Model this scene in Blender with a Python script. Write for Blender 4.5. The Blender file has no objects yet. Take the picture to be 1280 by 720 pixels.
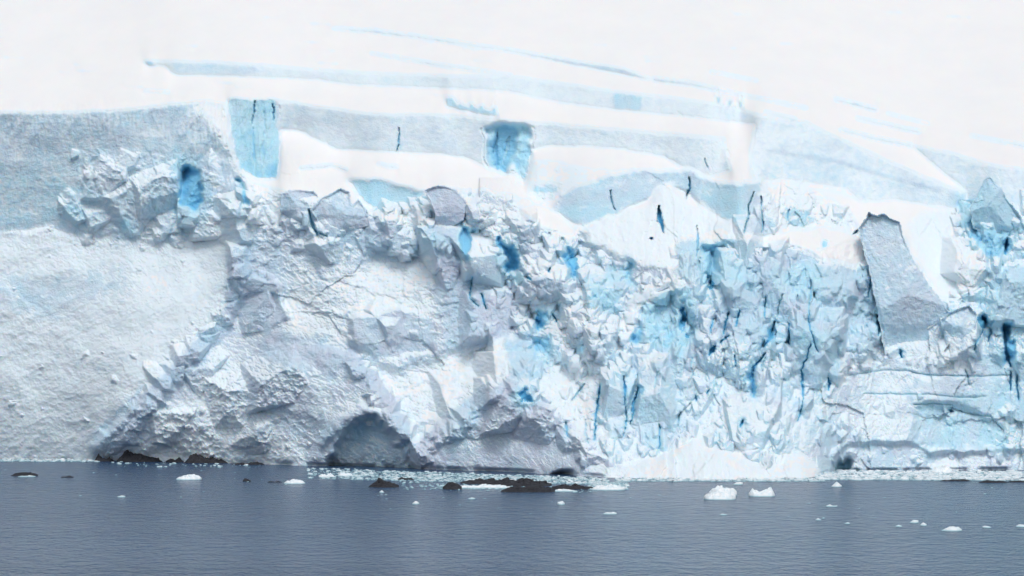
import bpy, bmesh, math, random
import numpy as np

# ------------------------------------------------------------------ camera, sky, sun, exposure
sc = bpy.context.scene
F = 3630.0            # focal length in pixels of a 1280 wide picture
CAMH = 22.0           # camera height above the sea (ship's upper deck)
HOR = 440.0           # row of the horizon
camd = bpy.data.cameras.new('camera'); cam = bpy.data.objects.new('camera', camd)
sc.collection.objects.link(cam); sc.camera = cam
cam.location = (0, 0, CAMH); cam.rotation_euler = (math.radians(90), 0, 0)
camd.sensor_width = 36; camd.lens = 36*F/1280; camd.shift_y = (HOR-360)/1280
camd.clip_start = 1; camd.clip_end = 20000

SUN_EL, SUN_AZ = 55, 168        # degrees; azimuth from +Y (beyond the glacier) towards the right
w = bpy.data.worlds.new('World'); sc.world = w; w.use_nodes = True
nt = w.node_tree; bgn = nt.nodes['Background']
sky = nt.nodes.new('ShaderNodeTexSky'); sky.sky_type = 'NISHITA'; sky.sun_disc = False
sky.sun_elevation = math.radians(SUN_EL); sky.sun_rotation = math.radians(SUN_AZ)
sky.air_density = 1.0; sky.dust_density = 2.5; sky.ozone_density = 1.0
hs = nt.nodes.new('ShaderNodeHueSaturation'); hs.inputs['Saturation'].default_value = 0.38
nt.links.new(sky.outputs[0], hs.inputs['Color']); nt.links.new(hs.outputs[0], bgn.inputs[0])
bgn.inputs[1].default_value = 0.135
sd = bpy.data.lights.new('sun', 'SUN'); sd.energy = 1.1; sd.angle = math.radians(22); sd.color = (1, .99, .98)
so = bpy.data.objects.new('sun', sd); sc.collection.objects.link(so)
el, az = math.radians(SUN_EL), math.radians(SUN_AZ)
from mathutils import Vector
sdir = Vector((math.sin(az)*math.cos(el), math.cos(az)*math.cos(el), math.sin(el)))
so.rotation_euler = (-sdir).to_track_quat('-Z', 'Y').to_euler(); so.location = (0, 100, 300)
vs = sc.view_settings; vs.view_transform = 'Standard'; vs.look = 'None'; vs.gamma = 1; vs.use_curve_mapping = False
vs.exposure = -0.02

# ------------------------------------------------------------------ small helpers
rng = np.random.default_rng(11); random.seed(5)
def hash01(ix, iy, seed):
    h = (ix.astype(np.int64)*374761393 + iy.astype(np.int64)*668265263 + seed*974634777) & 0xffffffff
    h = ((h ^ (h >> 13))*1274126177) & 0xffffffff
    h = ((h ^ (h >> 16))*2246822519) & 0xffffffff
    return ((h ^ (h >> 15)) & 0xffffff)/float(0xffffff)
def noise(x, y, seed):                                   # gradient noise, about -0.7..0.7
    ix, iy = np.floor(x), np.floor(y); fx, fy = x-ix, y-iy
    u = fx*fx*fx*(fx*(fx*6-15)+10); v = fy*fy*fy*(fy*(fy*6-15)+10)
    def g(dx, dy):
        a = hash01(ix+dx, iy+dy, seed)*2*np.pi
        return np.cos(a)*(fx-dx)+np.sin(a)*(fy-dy)
    a = g(0, 0); b = g(1, 0); c = g(0, 1); d = g(1, 1)
    return (a*(1-u)+b*u)*(1-v)+(c*(1-u)+d*u)*v
def fbm(x, y, seed, octs=4, gain=.5):
    s = 0; a = 1.0
    for k in range(octs):
        s = s + a*noise(x*2**k, y*2**k, seed+k*17); a *= gain
    return s
def ridged(x, y, seed, octs=4):
    s = 0; a = 1.0
    for k in range(octs):
        s = s + a*(1-2.2*np.abs(noise(x*2**k, y*2**k, seed+k*13))); a *= .5
    return s/1.9-.5
def facets(x, y, seed, tilt=.5, jump=.4):                 # broken planar plates: (height, distance to plate edge)
    ix, iy = np.floor(x), np.floor(y)
    d1 = np.full(x.shape, 9.0); d2 = np.full(x.shape, 9.0); val = np.zeros(x.shape)
    for dx in (-1, 0, 1):
        for dy in (-1, 0, 1):
            cx, cy = ix+dx, iy+dy
            qx = cx+.5+.8*(hash01(cx, cy, seed)-.5); qy = cy+.5+.8*(hash01(cx, cy, seed+1)-.5)
            d = np.hypot(x-qx, y-qy)
            h = (hash01(cx, cy, seed+2)-.5)*2*jump + (hash01(cx, cy, seed+3)-.5)*2*tilt*(x-qx) + (hash01(cx, cy, seed+4)-.5)*2*tilt*(y-qy)
            m = d < d1
            d2 = np.where(m, d1, np.minimum(d2, d)); val = np.where(m, h, val); d1 = np.where(m, d, d1)
    return val, d2-d1
TONES = []
def blocks(x, y, seed, jump=.5, tilt=.5):                 # stacked ice blocks: upright faces with slanting tops, clefts between them
    ix, iy = np.floor(x), np.floor(y)
    d1 = np.full(x.shape, 9.0); val = np.zeros(x.shape); tone = np.zeros(x.shape)
    for dx in (-1, 0, 1):
        for dy in (-1, 0, 1):
            cx, cy = ix+dx, iy+dy
            lx = x-(cx+.5+.85*(hash01(cx, cy, seed)-.5)); ly = y-(cy+.5+.85*(hash01(cx, cy, seed+1)-.5))
            d = np.hypot(lx, ly*(.8+.6*hash01(cx, cy, seed+6)))
            e0 = -.25+.35*hash01(cx, cy, seed+5)
            h = (hash01(cx, cy, seed+2)-.5)*2*jump+(hash01(cx, cy, seed+3)-.5)*2*tilt*lx-1.15*np.clip(e0-ly, 0, 9)-.35*np.clip(ly-.2, 0, 9)-.4*lx*lx+.7*(hash01(cx, cy, seed+4)-.5)*ly
            m = d < d1
            val = np.where(m, h, val); tone = np.where(m, hash01(cx, cy, seed+8)-.5, tone); d1 = np.where(m, d, d1)
    TONES.append(tone); return val
def sstep(a, b, t):
    t = np.clip((t-a)/(b-a), 0, 1); return t*t*(3-2*t)
def box1(a, r, axis):
    if r < 1: return a
    r = int(r); p = [(0, 0), (0, 0)]; p[axis] = (r+1, r)
    c = np.cumsum(np.pad(a, p, mode='edge'), axis=axis); n = 2*r+1
    return (c[n:, :]-c[:-n, :])/n if axis == 0 else (c[:, n:]-c[:, :-n])/n
def blur(a, s, sy=None):
    sy = s if sy is None else sy
    for k in range(3):
        a = box1(box1(a, round(s), 1), round(sy), 0)
    return a
def pip(poly, x, y):
    ins = np.zeros(x.shape, bool); n = len(poly)
    for i in range(n):
        x0, y0 = poly[i]; x1, y1 = poly[(i+1) % n]
        if y0 == y1: continue
        c = ((y0 > y) != (y1 > y)) & (x < (x1-x0)*(y-y0)/(y1-y0)+x0); ins ^= c
    return ins
def pdist(line, x, y, closed=False):
    d = np.full(x.shape, 1e9); t_ = np.zeros(x.shape); n = len(line)
    tot = 0
    for i in range(n if closed else n-1):
        x0, y0 = line[i]; x1, y1 = line[(i+1) % n]; L2 = (x1-x0)**2+(y1-y0)**2+1e-9
        t = np.clip(((x-x0)*(x1-x0)+(y-y0)*(y1-y0))/L2, 0, 1)
        e = np.hypot(x-x0-t*(x1-x0), y-y0-t*(y1-y0)); m = e < d
        L = math.sqrt(L2); t_ = np.where(m, tot+t*L, t_); d = np.where(m, e, d); tot += L
    return d, t_/max(tot, 1e-6)

# ------------------------------------------------------------------ materials
def new_mat(name):
    m = bpy.data.materials.new(name); m.use_nodes = True; return m, m.node_tree, m.node_tree.nodes['Principled BSDF']
def mixc(nt, fac, a, b):
    n = nt.nodes.new('ShaderNodeMix'); n.data_type = 'RGBA'
    for sock, v in ((n.inputs[0], fac), (n.inputs[6], a), (n.inputs[7], b)):
        if isinstance(v, (int, float)): sock.default_value = v
        elif isinstance(v, tuple): sock.default_value = v+(1,)
        else: nt.links.new(v, sock)
    return n.outputs[2]
def math_(nt, op, a, b=None, clamp=False):
    n = nt.nodes.new('ShaderNodeMath'); n.operation = op; n.use_clamp = clamp
    for s, v in zip(n.inputs, (a, b)):
        if v is None: continue
        if isinstance(v, (int, float)): s.default_value = v
        else: nt.links.new(v, s)
    return n.outputs[0]
def noise_n(nt, scale, detail=4, rough=.55, vec=None, dist=0):
    n = nt.nodes.new('ShaderNodeTexNoise'); n.inputs['Scale'].default_value = scale
    n.inputs['Detail'].default_value = detail; n.inputs['Roughness'].default_value = rough; n.inputs['Distortion'].default_value = dist
    if vec is not None: nt.links.new(vec, n.inputs['Vector'])
    return n.outputs[0]
def ramp(nt, v, a, b):
    n = nt.nodes.new('ShaderNodeMapRange'); n.inputs[1].default_value = a; n.inputs[2].default_value = b
    nt.links.new(v, n.inputs[0]); return n.outputs[0]

def glacier_material():
    m, nt, p = new_mat('glacier_ice_and_snow')
    geo = nt.nodes.new('ShaderNodeNewGeometry'); pos = geo.outputs['Position']
    at = nt.nodes.new('ShaderNodeAttribute'); at.attribute_name = 'ice_kind'
    sp = nt.nodes.new('ShaderNodeSeparateColor'); nt.links.new(at.outputs['Color'], sp.inputs[0])
    snow, blue, grey = sp.outputs
    n1 = noise_n(nt, .12, 6, .6, pos); n2 = noise_n(nt, .8, 5, .65, pos); n3 = noise_n(nt, 3.2, 3, .6, pos); n4 = noise_n(nt, .28, 5, .65, pos)
    base = mixc(nt, ramp(nt, n1, .35, .65), (.71, .79, .88), (.67, .81, .88))
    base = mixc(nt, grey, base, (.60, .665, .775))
    base = mixc(nt, math_(nt, 'MULTIPLY', ramp(nt, n2, .5, .72), .35), base, (.75, .84, .90))
    base = mixc(nt, math_(nt, 'MULTIPLY', ramp(nt, n3, .55, .75), .25), base, (.46, .57, .70))
    b1 = mixc(nt, ramp(nt, blue, 0, .5), base, (.50, .80, .93))
    b2 = mixc(nt, ramp(nt, blue, .45, .8), b1, (.17, .56, .84))
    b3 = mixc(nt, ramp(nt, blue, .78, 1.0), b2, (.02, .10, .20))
    sn = mixc(nt, ramp(nt, n1, .3, .7), (.855, .852, .84), (.82, .826, .826))
    sf = math_(nt, 'ADD', snow, math_(nt, 'MULTIPLY', math_(nt, 'SUBTRACT', math_(nt, 'ADD', n2, n4), 1.0), .45))
    sf = ramp(nt, sf, .25, .7)
    col = mixc(nt, ramp(nt, sf, 0, .6), b3, (.765, .855, .905))
    col = mixc(nt, ramp(nt, snow, .84, .95), col, sn)
    nt.links.new(col, p.inputs['Base Color'])
    p.inputs['Roughness'].default_value = .6; p.inputs['Specular IOR Level'].default_value = .25
    p.inputs['Subsurface Weight'].default_value = .85; p.inputs['Subsurface Radius'].default_value = (.55, .85, 1.1); p.inputs['Subsurface Scale'].default_value = .14; p.subsurface_method = 'RANDOM_WALK'
    bmp = nt.nodes.new('ShaderNodeBump'); bmp.inputs['Strength'].default_value = .55; bmp.inputs['Distance'].default_value = .35
    bh = math_(nt, 'ADD', n3, math_(nt, 'MULTIPLY', n2, 2.2))
    nt.links.new(math_(nt, 'MULTIPLY', bh, math_(nt, 'SUBTRACT', 1.05, sf)), bmp.inputs['Height'])
    nt.links.new(bmp.outputs[0], p.inputs['Normal'])
    return m
ICE = glacier_material()

def floe_material():
    m, nt, p = new_mat('floating_ice')
    geo = nt.nodes.new('ShaderNodeNewGeometry'); n = noise_n(nt, 1.6, 4, .6, geo.outputs['Position'])
    sep = nt.nodes.new('ShaderNodeSeparateXYZ'); nt.links.new(geo.outputs['Position'], sep.inputs[0])
    col = mixc(nt, ramp(nt, n, .4, .7), (.88, .90, .91), (.62, .76, .82))
    col = mixc(nt, ramp(nt, sep.outputs[2], .22, .02), col, (.30, .52, .58))      # wet ice at the waterline
    nt.links.new(col, p.inputs['Base Color']); p.inputs['Roughness'].default_value = .45
    return m
FLOE = floe_material()
def rock_material():
    m, nt, p = new_mat('wet_dark_rock')
    geo = nt.nodes.new('ShaderNodeNewGeometry'); n = noise_n(nt, 1.3, 6, .7, geo.outputs['Position'])
    nt.links.new(mixc(nt, ramp(nt, n, .35, .7), (.007, .008, .013), (.034, .036, .046)), p.inputs['Base Color'])
    p.inputs['Roughness'].default_value = .6
    b = nt.nodes.new('ShaderNodeBump'); b.inputs['Distance'].default_value = .4; nt.links.new(n, b.inputs['Height']); nt.links.new(b.outputs[0], p.inputs['Normal'])
    return m
ROCK = rock_material()
def water_material():
    m, nt, p = new_mat('sea_water')
    geo = nt.nodes.new('ShaderNodeNewGeometry'); pos = geo.outputs['Position']
    def mapped(sx, sy):
        v = nt.nodes.new('ShaderNodeVectorMath'); v.operation = 'MULTIPLY'; v.inputs[1].default_value = (sx, sy, 1); nt.links.new(pos, v.inputs[0]); return v.outputs[0]
    big = noise_n(nt, .02, 4, .55, mapped(.5, 1.0))
    mid = noise_n(nt, .45, 5, .62, mapped(1, .55), .4)
    fin = noise_n(nt, 1.5, 3, .6, mapped(1, .5)); wind = noise_n(nt, .012, 3, .5, mapped(.35, 2.2))
    col = mixc(nt, ramp(nt, big, .35, .65), (.024, .076, .172), (.032, .088, .188))
    nt.links.new(col, p.inputs['Base Color']); p.inputs['Roughness'].default_value = .16; p.inputs['IOR'].default_value = 1.333; p.inputs['Specular IOR Level'].default_value = .42
    h = math_(nt, 'MULTIPLY', math_(nt, 'ADD', math_(nt, 'MULTIPLY', mid, 1.0), math_(nt, 'MULTIPLY', fin, .4)), math_(nt, 'ADD', .55, math_(nt, 'MULTIPLY', wind, .9)))
    b = nt.nodes.new('ShaderNodeBump'); b.inputs['Strength'].default_value = 1; b.inputs['Distance'].default_value = 2.8
    nt.links.new(h, b.inputs['Height']); nt.links.new(b.outputs[0], p.inputs['Normal'])
    return m
WATER = water_material()

def tag(o, label, cat, group=None, kind=None):
    if kind: o['kind'] = kind
    else:
        o['label'] = label; o['category'] = cat
    if kind and label: o['label'] = label; o['category'] = cat
    if group: o['group'] = group
    return o
def mesh_np(name, co, quads, mat, smooth=True, attr=None, tris=None):
    me = bpy.data.meshes.new(name); nq = len(quads); ntr = 0 if tris is None else len(tris)
    me.vertices.add(len(co)); me.vertices.foreach_set('co', co.astype(np.float32).ravel())
    loops = quads.ravel() if ntr == 0 else np.concatenate([quads.ravel(), tris.ravel()])
    me.loops.add(len(loops)); me.loops.foreach_set('vertex_index', loops.astype(np.int32))
    me.polygons.add(nq+ntr)
    st = np.concatenate([np.arange(nq)*4, nq*4+np.arange(ntr)*3]).astype(np.int32)
    me.polygons.foreach_set('loop_start', st)
    me.update(calc_edges=True)
    me.polygons.foreach_set('use_smooth', np.full(nq+ntr, smooth))
    if attr is not None:
        a = me.attributes.new('ice_kind', 'FLOAT_COLOR', 'POINT')
        full = np.ones((len(co), 4), np.float32); full[:, :3] = attr; a.data.foreach_set('color', full.ravel())
    me.materials.append(mat); me.update()
    o = bpy.data.objects.new(name, me); sc.collection.objects.link(o); return o

# ------------------------------------------------------------------ the glacier: bearings (columns) and elevations (rows) of a surveyed surface
X0, X1, Y0, Y1 = -180, 1460, -80, 618
gx, gy = np.meshgrid(np.arange(X0, X1+1, dtype=float), np.arange(Y0, Y1+1, dtype=float))
Hn, Wn = gx.shape
wx = 3.0*fbm(gx/22, gy/22, 3, 4, .6)*2; wy = 3.0*fbm(gx/22, gy/22, 91, 4, .6)*2
fwx, _ = facets(gx/16, gy/16, 77, 0, 1.0); fwy, _ = facets(gx/16, gy/16, 78, 0, 1.0)

def mask(poly, soft=1.5, warp=1.0, chunky=0.0):
    xs = [p[0] for p in poly]; ys = [p[1] for p in poly]; pad = int(8+soft*3+8*warp+4*chunky)
    i0 = max(0, int(min(ys))-pad-Y0); i1 = min(Hn, int(max(ys))+pad-Y0); j0 = max(0, int(min(xs))-pad-X0); j1 = min(Wn, int(max(xs))+pad-X0)
    s = (slice(i0, i1), slice(j0, j1))
    m = pip(poly, gx[s]+warp*wx[s]+chunky*3*fwx[s], gy[s]+warp*wy[s]+chunky*3*fwy[s]).astype(float)
    if soft >= 1: m = blur(m, soft)
    return s, np.clip(m, 0, 1)
inc = np.full(gx.shape, 70.0); snow = np.full(gx.shape, .12); blue = np.full(gx.shape, .10)
grey = np.full(gx.shape, .35); rough = np.full(gx.shape, 1.0); off = np.zeros(gx.shape)
cave = np.zeros(gx.shape); auto = np.full(gx.shape, 1.0)     # how readily snow has caught on flat spots
def paint(poly, soft=1.5, warp=1.0, chunky=0.0, **kw):
    s, m = mask(poly, soft, warp, chunky)
    for k, v in kw.items():
        a = {'inc': inc, 'snow': snow, 'blue': blue, 'grey': grey, 'rough': rough, 'auto': auto}.get(k)
        if k == 'off': off[s] += v*m
        elif k == 'cave': cave[s] += v*m
        else: a[s] = a[s]*(1-m)+v*m

# left rubble slope
paint([(-200,290),(0,290),(60,282),(110,300),(200,300),(285,290),(300,330),(285,375),(240,425),(170,490),(125,540),(120,580),(-200,580)], 6, 1.5, inc=43, snow=.58, grey=.1, rough=.36, auto=.5)
paint([(150,400),(240,330),(285,340),(280,380),(200,450),(150,510)], 14, 2, snow=.68)
paint([(-60,380),(60,400),(150,370),(170,330),(60,350),(-60,340)], 10, 2, snow=.25, grey=.3)
paint([(30,500),(110,490),(120,575),(60,575)], 8, 2, snow=.6)
# broad face tones
paint([(290,310),(560,290),(620,380),(600,440),(560,460),(470,470),(440,450),(300,440),(270,420)], 14, 2, inc=56, snow=.35, grey=.25, rough=.8)
paint([(455,340),(560,325),(600,380),(540,400),(450,390)], 10, 2, inc=48, snow=.62)
paint([(330,365),(380,380),(430,425),(370,425),(320,395)], 6, 2, inc=45, snow=.68)
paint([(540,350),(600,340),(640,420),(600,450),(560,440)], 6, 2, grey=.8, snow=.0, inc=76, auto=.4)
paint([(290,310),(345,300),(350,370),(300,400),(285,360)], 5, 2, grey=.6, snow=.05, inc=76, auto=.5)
paint([(640,440),(700,430),(740,470),(700,500),(640,480)], 6, 2, grey=.5, blue=.25, snow=.05, inc=76, auto=.5)
paint([(800,365),(860,360),(880,410),(860,450),(830,440),(800,410)], 6, 2, blue=.3, snow=.03, inc=78, auto=.5)
paint([(640,400),(760,380),(800,440),(770,500),(700,520),(640,480),(620,440)], 14, 2, snow=.42, grey=.15, inc=60)
paint([(700,440),(760,420),(790,450),(770,480),(730,560),(700,560),(690,500)], 10, 2, snow=.6, inc=52)
paint([(700,440),(980,300),(1280,330),(1460,330),(1460,600),(1000,600),(880,540),(800,480)], 12, 2, blue=.2, grey=.3, snow=.14)
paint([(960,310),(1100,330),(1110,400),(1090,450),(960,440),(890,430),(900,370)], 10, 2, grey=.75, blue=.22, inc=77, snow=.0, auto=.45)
paint([(760,455),(800,440),(840,480),(850,560),(770,590),(740,560),(745,500)], 8, 1.5, inc=80, blue=.22, snow=.1, rough=.7)
paint([(840,470),(900,470),(1040,480),(1060,540),(1000,560),(860,560)], 12, 2, snow=.2, blue=.17, inc=68, rough=.8, grey=.3)
paint([(1060,440),(1200,430),(1230,470),(1150,520),(1060,540),(1040,500)], 10, 2, snow=.3, grey=.45, blue=.08, inc=70)
paint([(1140,400),(1220,410),(1230,460),(1120,450)], 8, 2, snow=.45)
paint([(1225,300),(1460,280),(1460,560),(1270,540),(1235,450),(1220,380)], 6, 2, blue=.32, snow=.05, grey=.3, inc=78)
# V shaped steep ridge that bounds the rubble slope, and the left dome behind it
DOMEL = [(128,582),(118,556),(150,524),(185,492),(215,470),(250,430),(285,405),(296,360),(300,420),(440,440),(455,465),(478,492),(500,520),(514,556),(515,600),(130,600)]
paint(DOMEL, 3, 1.5, .6, auto=.7, inc=60, snow=.3, grey=.45, rough=.75, blue=.08)
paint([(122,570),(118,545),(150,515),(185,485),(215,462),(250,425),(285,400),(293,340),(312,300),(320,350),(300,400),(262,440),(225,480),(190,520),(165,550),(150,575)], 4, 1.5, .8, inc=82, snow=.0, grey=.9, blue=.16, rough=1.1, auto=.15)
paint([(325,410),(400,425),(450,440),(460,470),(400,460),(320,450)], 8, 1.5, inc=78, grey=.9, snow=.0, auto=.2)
paint([(195,500),(250,480),(400,560),(370,580),(180,575),(160,560)], 10, 1.5, snow=.5, inc=50, grey=.25)
# white chute
paint([(450,452),(500,465),(560,440),(650,420),(640,460),(600,488),(560,508),(530,540),(518,562),(512,562),(508,535),(490,500)], 3, 1.5, .4, inc=50, snow=.6, grey=.05, blue=.05, rough=.7, off=1.5)
# right dome
DOMER = [(515,592),(520,560),(545,528),(565,512),(605,492),(640,478),(690,500),(720,530),(745,560),(760,600),(515,600)]
_s, _m = mask(DOMEL, 2.5, 1.5, .6); off[_s] += -4.5*_m*sstep(395, 500, gy[_s])
_s, _m = mask(DOMER, 2.5, 1.2, .5); off[_s] += -5*_m*sstep(470, 545, gy[_s])*sstep(760, 640, gx[_s])
paint(DOMER, 3, 1.2, .5, auto=.6, inc=66, snow=.22, grey=.55, blue=.03, rough=.65)
paint([(640,478),(700,520),(740,600),(690,600),(655,540),(625,500)], 6, 1, grey=.75, snow=.05)
paint([(590,500),(625,478),(600,520),(575,570),(565,590),(560,560)], 5, 1.5, .6, grey=.7, blue=.2, inc=80, snow=.02)
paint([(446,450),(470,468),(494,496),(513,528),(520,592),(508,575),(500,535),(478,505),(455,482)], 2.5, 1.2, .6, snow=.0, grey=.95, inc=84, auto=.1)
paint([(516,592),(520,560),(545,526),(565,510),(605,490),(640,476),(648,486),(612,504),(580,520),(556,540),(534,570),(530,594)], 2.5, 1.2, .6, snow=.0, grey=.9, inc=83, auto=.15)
# caves at the waterline
paint([(412,600),(408,578),(424,552),(440,532),(455,524),(470,527),(490,541),(507,560),(514,582),(515,600)], 1.0, 1.8, .6, cave=5.5, inc=78, snow=.25, grey=.4, blue=.2, rough=1.0)
paint([(432,560),(445,538),(458,528),(480,540),(495,556),(470,548),(450,550)], 2, 1.2, .5, cave=1.6, snow=0)
paint([(395,590),(405,560),(425,535),(455,518),(490,532),(512,560),(512,545),(490,518),(455,506),(420,522),(396,550),(375,590)], 2, .6, off=-1.5, grey=.8, snow=.02)
paint([(160,575),(205,556),(225,555),(238,575)], 1.5, .5, off=.8, snow=.6)
paint([(686,604),(692,592),(704,588),(716,591),(720,604)], 1, .5, cave=4, blue=0, grey=1)
paint([(1040,592),(1044,570),(1060,556),(1095,553),(1140,556),(1160,566),(1200,566),(1280,562),(1280,600),(1040,600)], 1.2, .7, .3, cave=2.2, inc=72, snow=.2, grey=.6, blue=.12, rough=.6)
paint([(1040,592),(1044,578),(1052,572),(1062,579),(1066,592)], 1, .9, .6, cave=4, blue=.5, grey=1, snow=0)
paint([(1142,560),(1143,512),(1160,504),(1190,505),(1215,512),(1240,524),(1262,548),(1260,562)], 1.5, .6, .3, cave=1.8, inc=80, blue=.3, grey=.3, snow=.02, rough=.4)
paint([(1065,510),(1140,508),(1142,550),(1070,552),(1055,535)], 8, 1.5, snow=.42, inc=64, grey=.2)
# calved rubble fan
paint([(768,606),(780,588),(815,575),(850,560),(866,540),(880,556),(930,578),(975,588),(990,572),(1012,578),(1026,606)], 3, 1.2, .4, inc=38, snow=.8, grey=.1, blue=.05, rough=.95, off=-3)
paint([(1165,582),(1185,575),(1205,582),(1205,594),(1165,594)], 2, 1, off=-1.5, snow=.6, inc=50)

# upper region: everything above the broken face
paint([(-200,292),(0,290),(60,284),(110,300),(200,300),(300,268),(350,240),(470,270),(560,235),(640,245),(690,270),(730,285),(860,290),(960,300),(1070,290),(1130,300),(1170,370),(1200,372),(1230,330),(1300,300),(1460,290),(1460,-80),(-200,-80)], 2, 1, inc=26, snow=1.0, grey=0, blue=0, rough=.02)
paint([(300,232),(352,236),(352,282),(300,290)], 4, 1, inc=55, rough=.8, snow=.5)
# left top cliff
paint([(-200,143),(0,140),(80,140),(150,137),(220,129),(262,125),(282,129),(292,150),(294,200),(310,250),(318,275),(290,292),(200,302),(110,300),(60,284),(0,290),(-200,292)], 1, .35, inc=74, snow=.36, grey=.35, blue=.2, rough=.10, auto=.5)
paint([(-200,230),(0,222),(100,200),(120,250),(100,280),(0,290),(-200,290)], 12, 1, blue=.34, grey=.1)
paint([(0,140),(150,139),(290,128),(285,170),(150,168),(0,175)], 6, 1, grey=.6, rough=.2)
paint([(225,150),(290,150),(300,220),(310,270),(250,280),(245,200)], 6, 1, grey=.6, rough=.35)
paint([(240,135),(262,126),(286,130),(293,165),(290,200),(278,170),(262,150)], 2, .8, .4, snow=.9, inc=45)
paint([(284,124),(345,124),(351,190),(346,224),(322,222),(300,210),(292,180)], 1, .4, off=1.2, inc=68, blue=.40, snow=.0, grey=0, rough=.3, auto=.3)
paint([(290,200),(345,205),(345,224),(322,222),(300,210)], 2, .5, blue=.56)
paint([(300,124),(330,124),(330,150),(305,160)], 4, 1, blue=.36)
# middle wall
paint([(345,124),(400,133),(440,139),(480,143),(560,143),(620,149),(700,155),(800,163),(905,172),(913,214),(880,222),(830,196),(760,184),(690,181),(665,186),(655,220),(612,212),(590,200),(560,192),(500,190),(420,186),(380,166),(345,160)], 1, .3, inc=76, snow=.45, grey=.4, blue=.10, rough=.035, auto=.3)
paint([(350,182),(385,180),(420,195),(400,225),(352,225)], 6, 1, rough=.15, inc=35)
paint([(606,158),(622,155),(645,155),(664,160),(662,195),(657,232),(648,226),(642,204),(630,217),(614,209),(609,182)], 1, .8, .15, off=2.5, blue=.42, grey=0, snow=0, rough=.7, inc=83)
paint([(618,162),(634,155),(648,168),(642,190),(634,216),(618,210),(614,190)], 1, 1, .3, off=1.5, blue=.64)
paint([(665,200),(740,215),(790,215),(760,235),(700,240),(690,258),(665,250)], 3, 1, snow=.5, blue=.2, inc=40)
paint([(662,236),(700,234),(690,252),(672,254)], 3, .6, off=1.5, blue=.45, snow=.1)
paint([(435,226),(470,224),(530,240),(535,262),(510,264),(470,268),(455,255)], 2, .7, blue=.40, snow=.02, inc=75, off=1.5, grey=0)
# second wall (arch)
paint([(688,262),(700,243),(730,228),(762,217),(820,212),(858,210),(882,222),(915,230),(935,226),(950,224),(965,245),(975,292),(930,296),(905,272),(880,262),(862,240),(838,233),(800,250),(770,270),(728,284)], 1.2, .6, .2, inc=76, snow=.2, grey=.45, blue=.18, rough=.2, off=-1.0, auto=.4)
paint([(862,228),(900,235),(930,240),(930,290),(905,272),(880,255)], 5, 1, blue=.38, grey=.1)
paint([(700,260),(760,250),(770,268),(730,282)], 4, 1, blue=.36)
# right wall
paint([(945,148),(1008,152),(1060,178),(1120,205),(1207,242),(1202,262),(1120,250),(1075,252),(1058,236),(1000,226),(945,224),(938,200)], 1, .25, inc=62, snow=.42, grey=.15, blue=.15, rough=.05, auto=.3)
paint([(950,165),(1060,200),(1075,250),(1058,236),(1000,226),(945,224)], 8, .5, snow=.36)
paint([(1137,180),(1193,192),(1243,207),(1300,213),(1460,250),(1460,300),(1250,290),(1212,250),(1207,238)], 1, .25, inc=62, snow=.42, grey=.15, blue=.15, rough=.05, auto=.3)
# rough white broken band on the right
paint([(955,232),(1010,238),(1060,262),(1075,290),(1040,292),(980,290),(960,270)], 3, 1.5, .5, inc=45, snow=.55, blue=.25, rough=.7)
paint([(968,256),(1010,262),(1030,285),(985,282)], 2, 1, blue=.38, snow=.1, inc=75)
# strips of open crevasse walls in the snow field
def strip(pts_top, pts_bot, **kw):
    d = dict(inc=62, snow=.5, grey=.25, blue=.10, rough=.05, auto=0); d.update(kw)
    paint(pts_top+pts_bot[::-1], 1, .12, **d)
strip([(178,75),(240,76),(320,80),(400,87),(470,91),(560,94),(640,95),(700,103),(770,114),(840,121),(900,130),(962,146)],
      [(182,80),(206,82),(218,93),(300,95),(400,100),(430,105),(520,109),(600,112),(640,115),(700,128),(770,137),(860,146),(955,156)])
strip([(183,75),(190,76)], [(186,82),(194,82)], blue=.3, snow=.1, inc=75)
strip([(215,78),(330,82),(330,90),(300,95)], [(220,92),(300,94)], blue=.22, snow=.35)
strip([(768,115),(802,120)], [(768,136),(802,139)], blue=.3, snow=.2)
strip([(413,34),(470,37),(520,44),(640,62),(730,78),(780,86),(812,97)], [(415,36),(470,41),(520,47),(640,65),(735,84),(790,95),(812,100)], snow=.05, grey=.5)
strip([(815,96),(870,104),(930,118),(1010,134)], [(817,101),(870,108),(930,120),(1010,137)], snow=.05, grey=.6)
strip([(462,65),(560,81),(640,93)], [(462,67),(560,84),(640,95)], snow=.15)
strip([(1050,160),(1090,170),(1140,180)], [(1050,163),(1090,174),(1140,184)], snow=.05)
strip([(1070,146),(1150,163)], [(1070,149),(1150,167)], snow=.1)
strip([(1212,168),(1300,184)], [(1212,170),(1300,188)], snow=.1)
strip([(1043,122),(1096,135)], [(1043,125),(1096,139)], snow=.0, grey=1, blue=.3, inc=80)
strip([(1108,140),(1163,154)], [(1108,142),(1163,156)], snow=.2, grey=.8)
strip([(888,88),(948,100)], [(888,90),(948,102)], snow=.1, grey=.9)
strip([(955,138),(995,148)], [(955,141),(995,152)], snow=.1, grey=.8, blue=.3)
strip([(180,112),(212,114)], [(180,114),(212,116)], snow=.15)
strip([(960,186),(1040,199),(1135,226),(1180,238)], [(960,188),(1040,201),(1135,228),(1180,240)], snow=.05, grey=.8, inc=85)
for x, y in ((898,124),(912,128),(926,130),(565,126),(575,132),(590,134),(602,136),(618,138)):
    strip([(x-3,y-5),(x+2,y-5)], [(x-2,y+5),(x+3,y+6)], snow=0, blue=.6 if x < 700 else .3, grey=.6, inc=84)
strip([(556,120),(566,122),(572,130),(620,138)], [(558,133),(580,138),(600,143),(622,145)], blue=.33, snow=.2)
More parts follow.
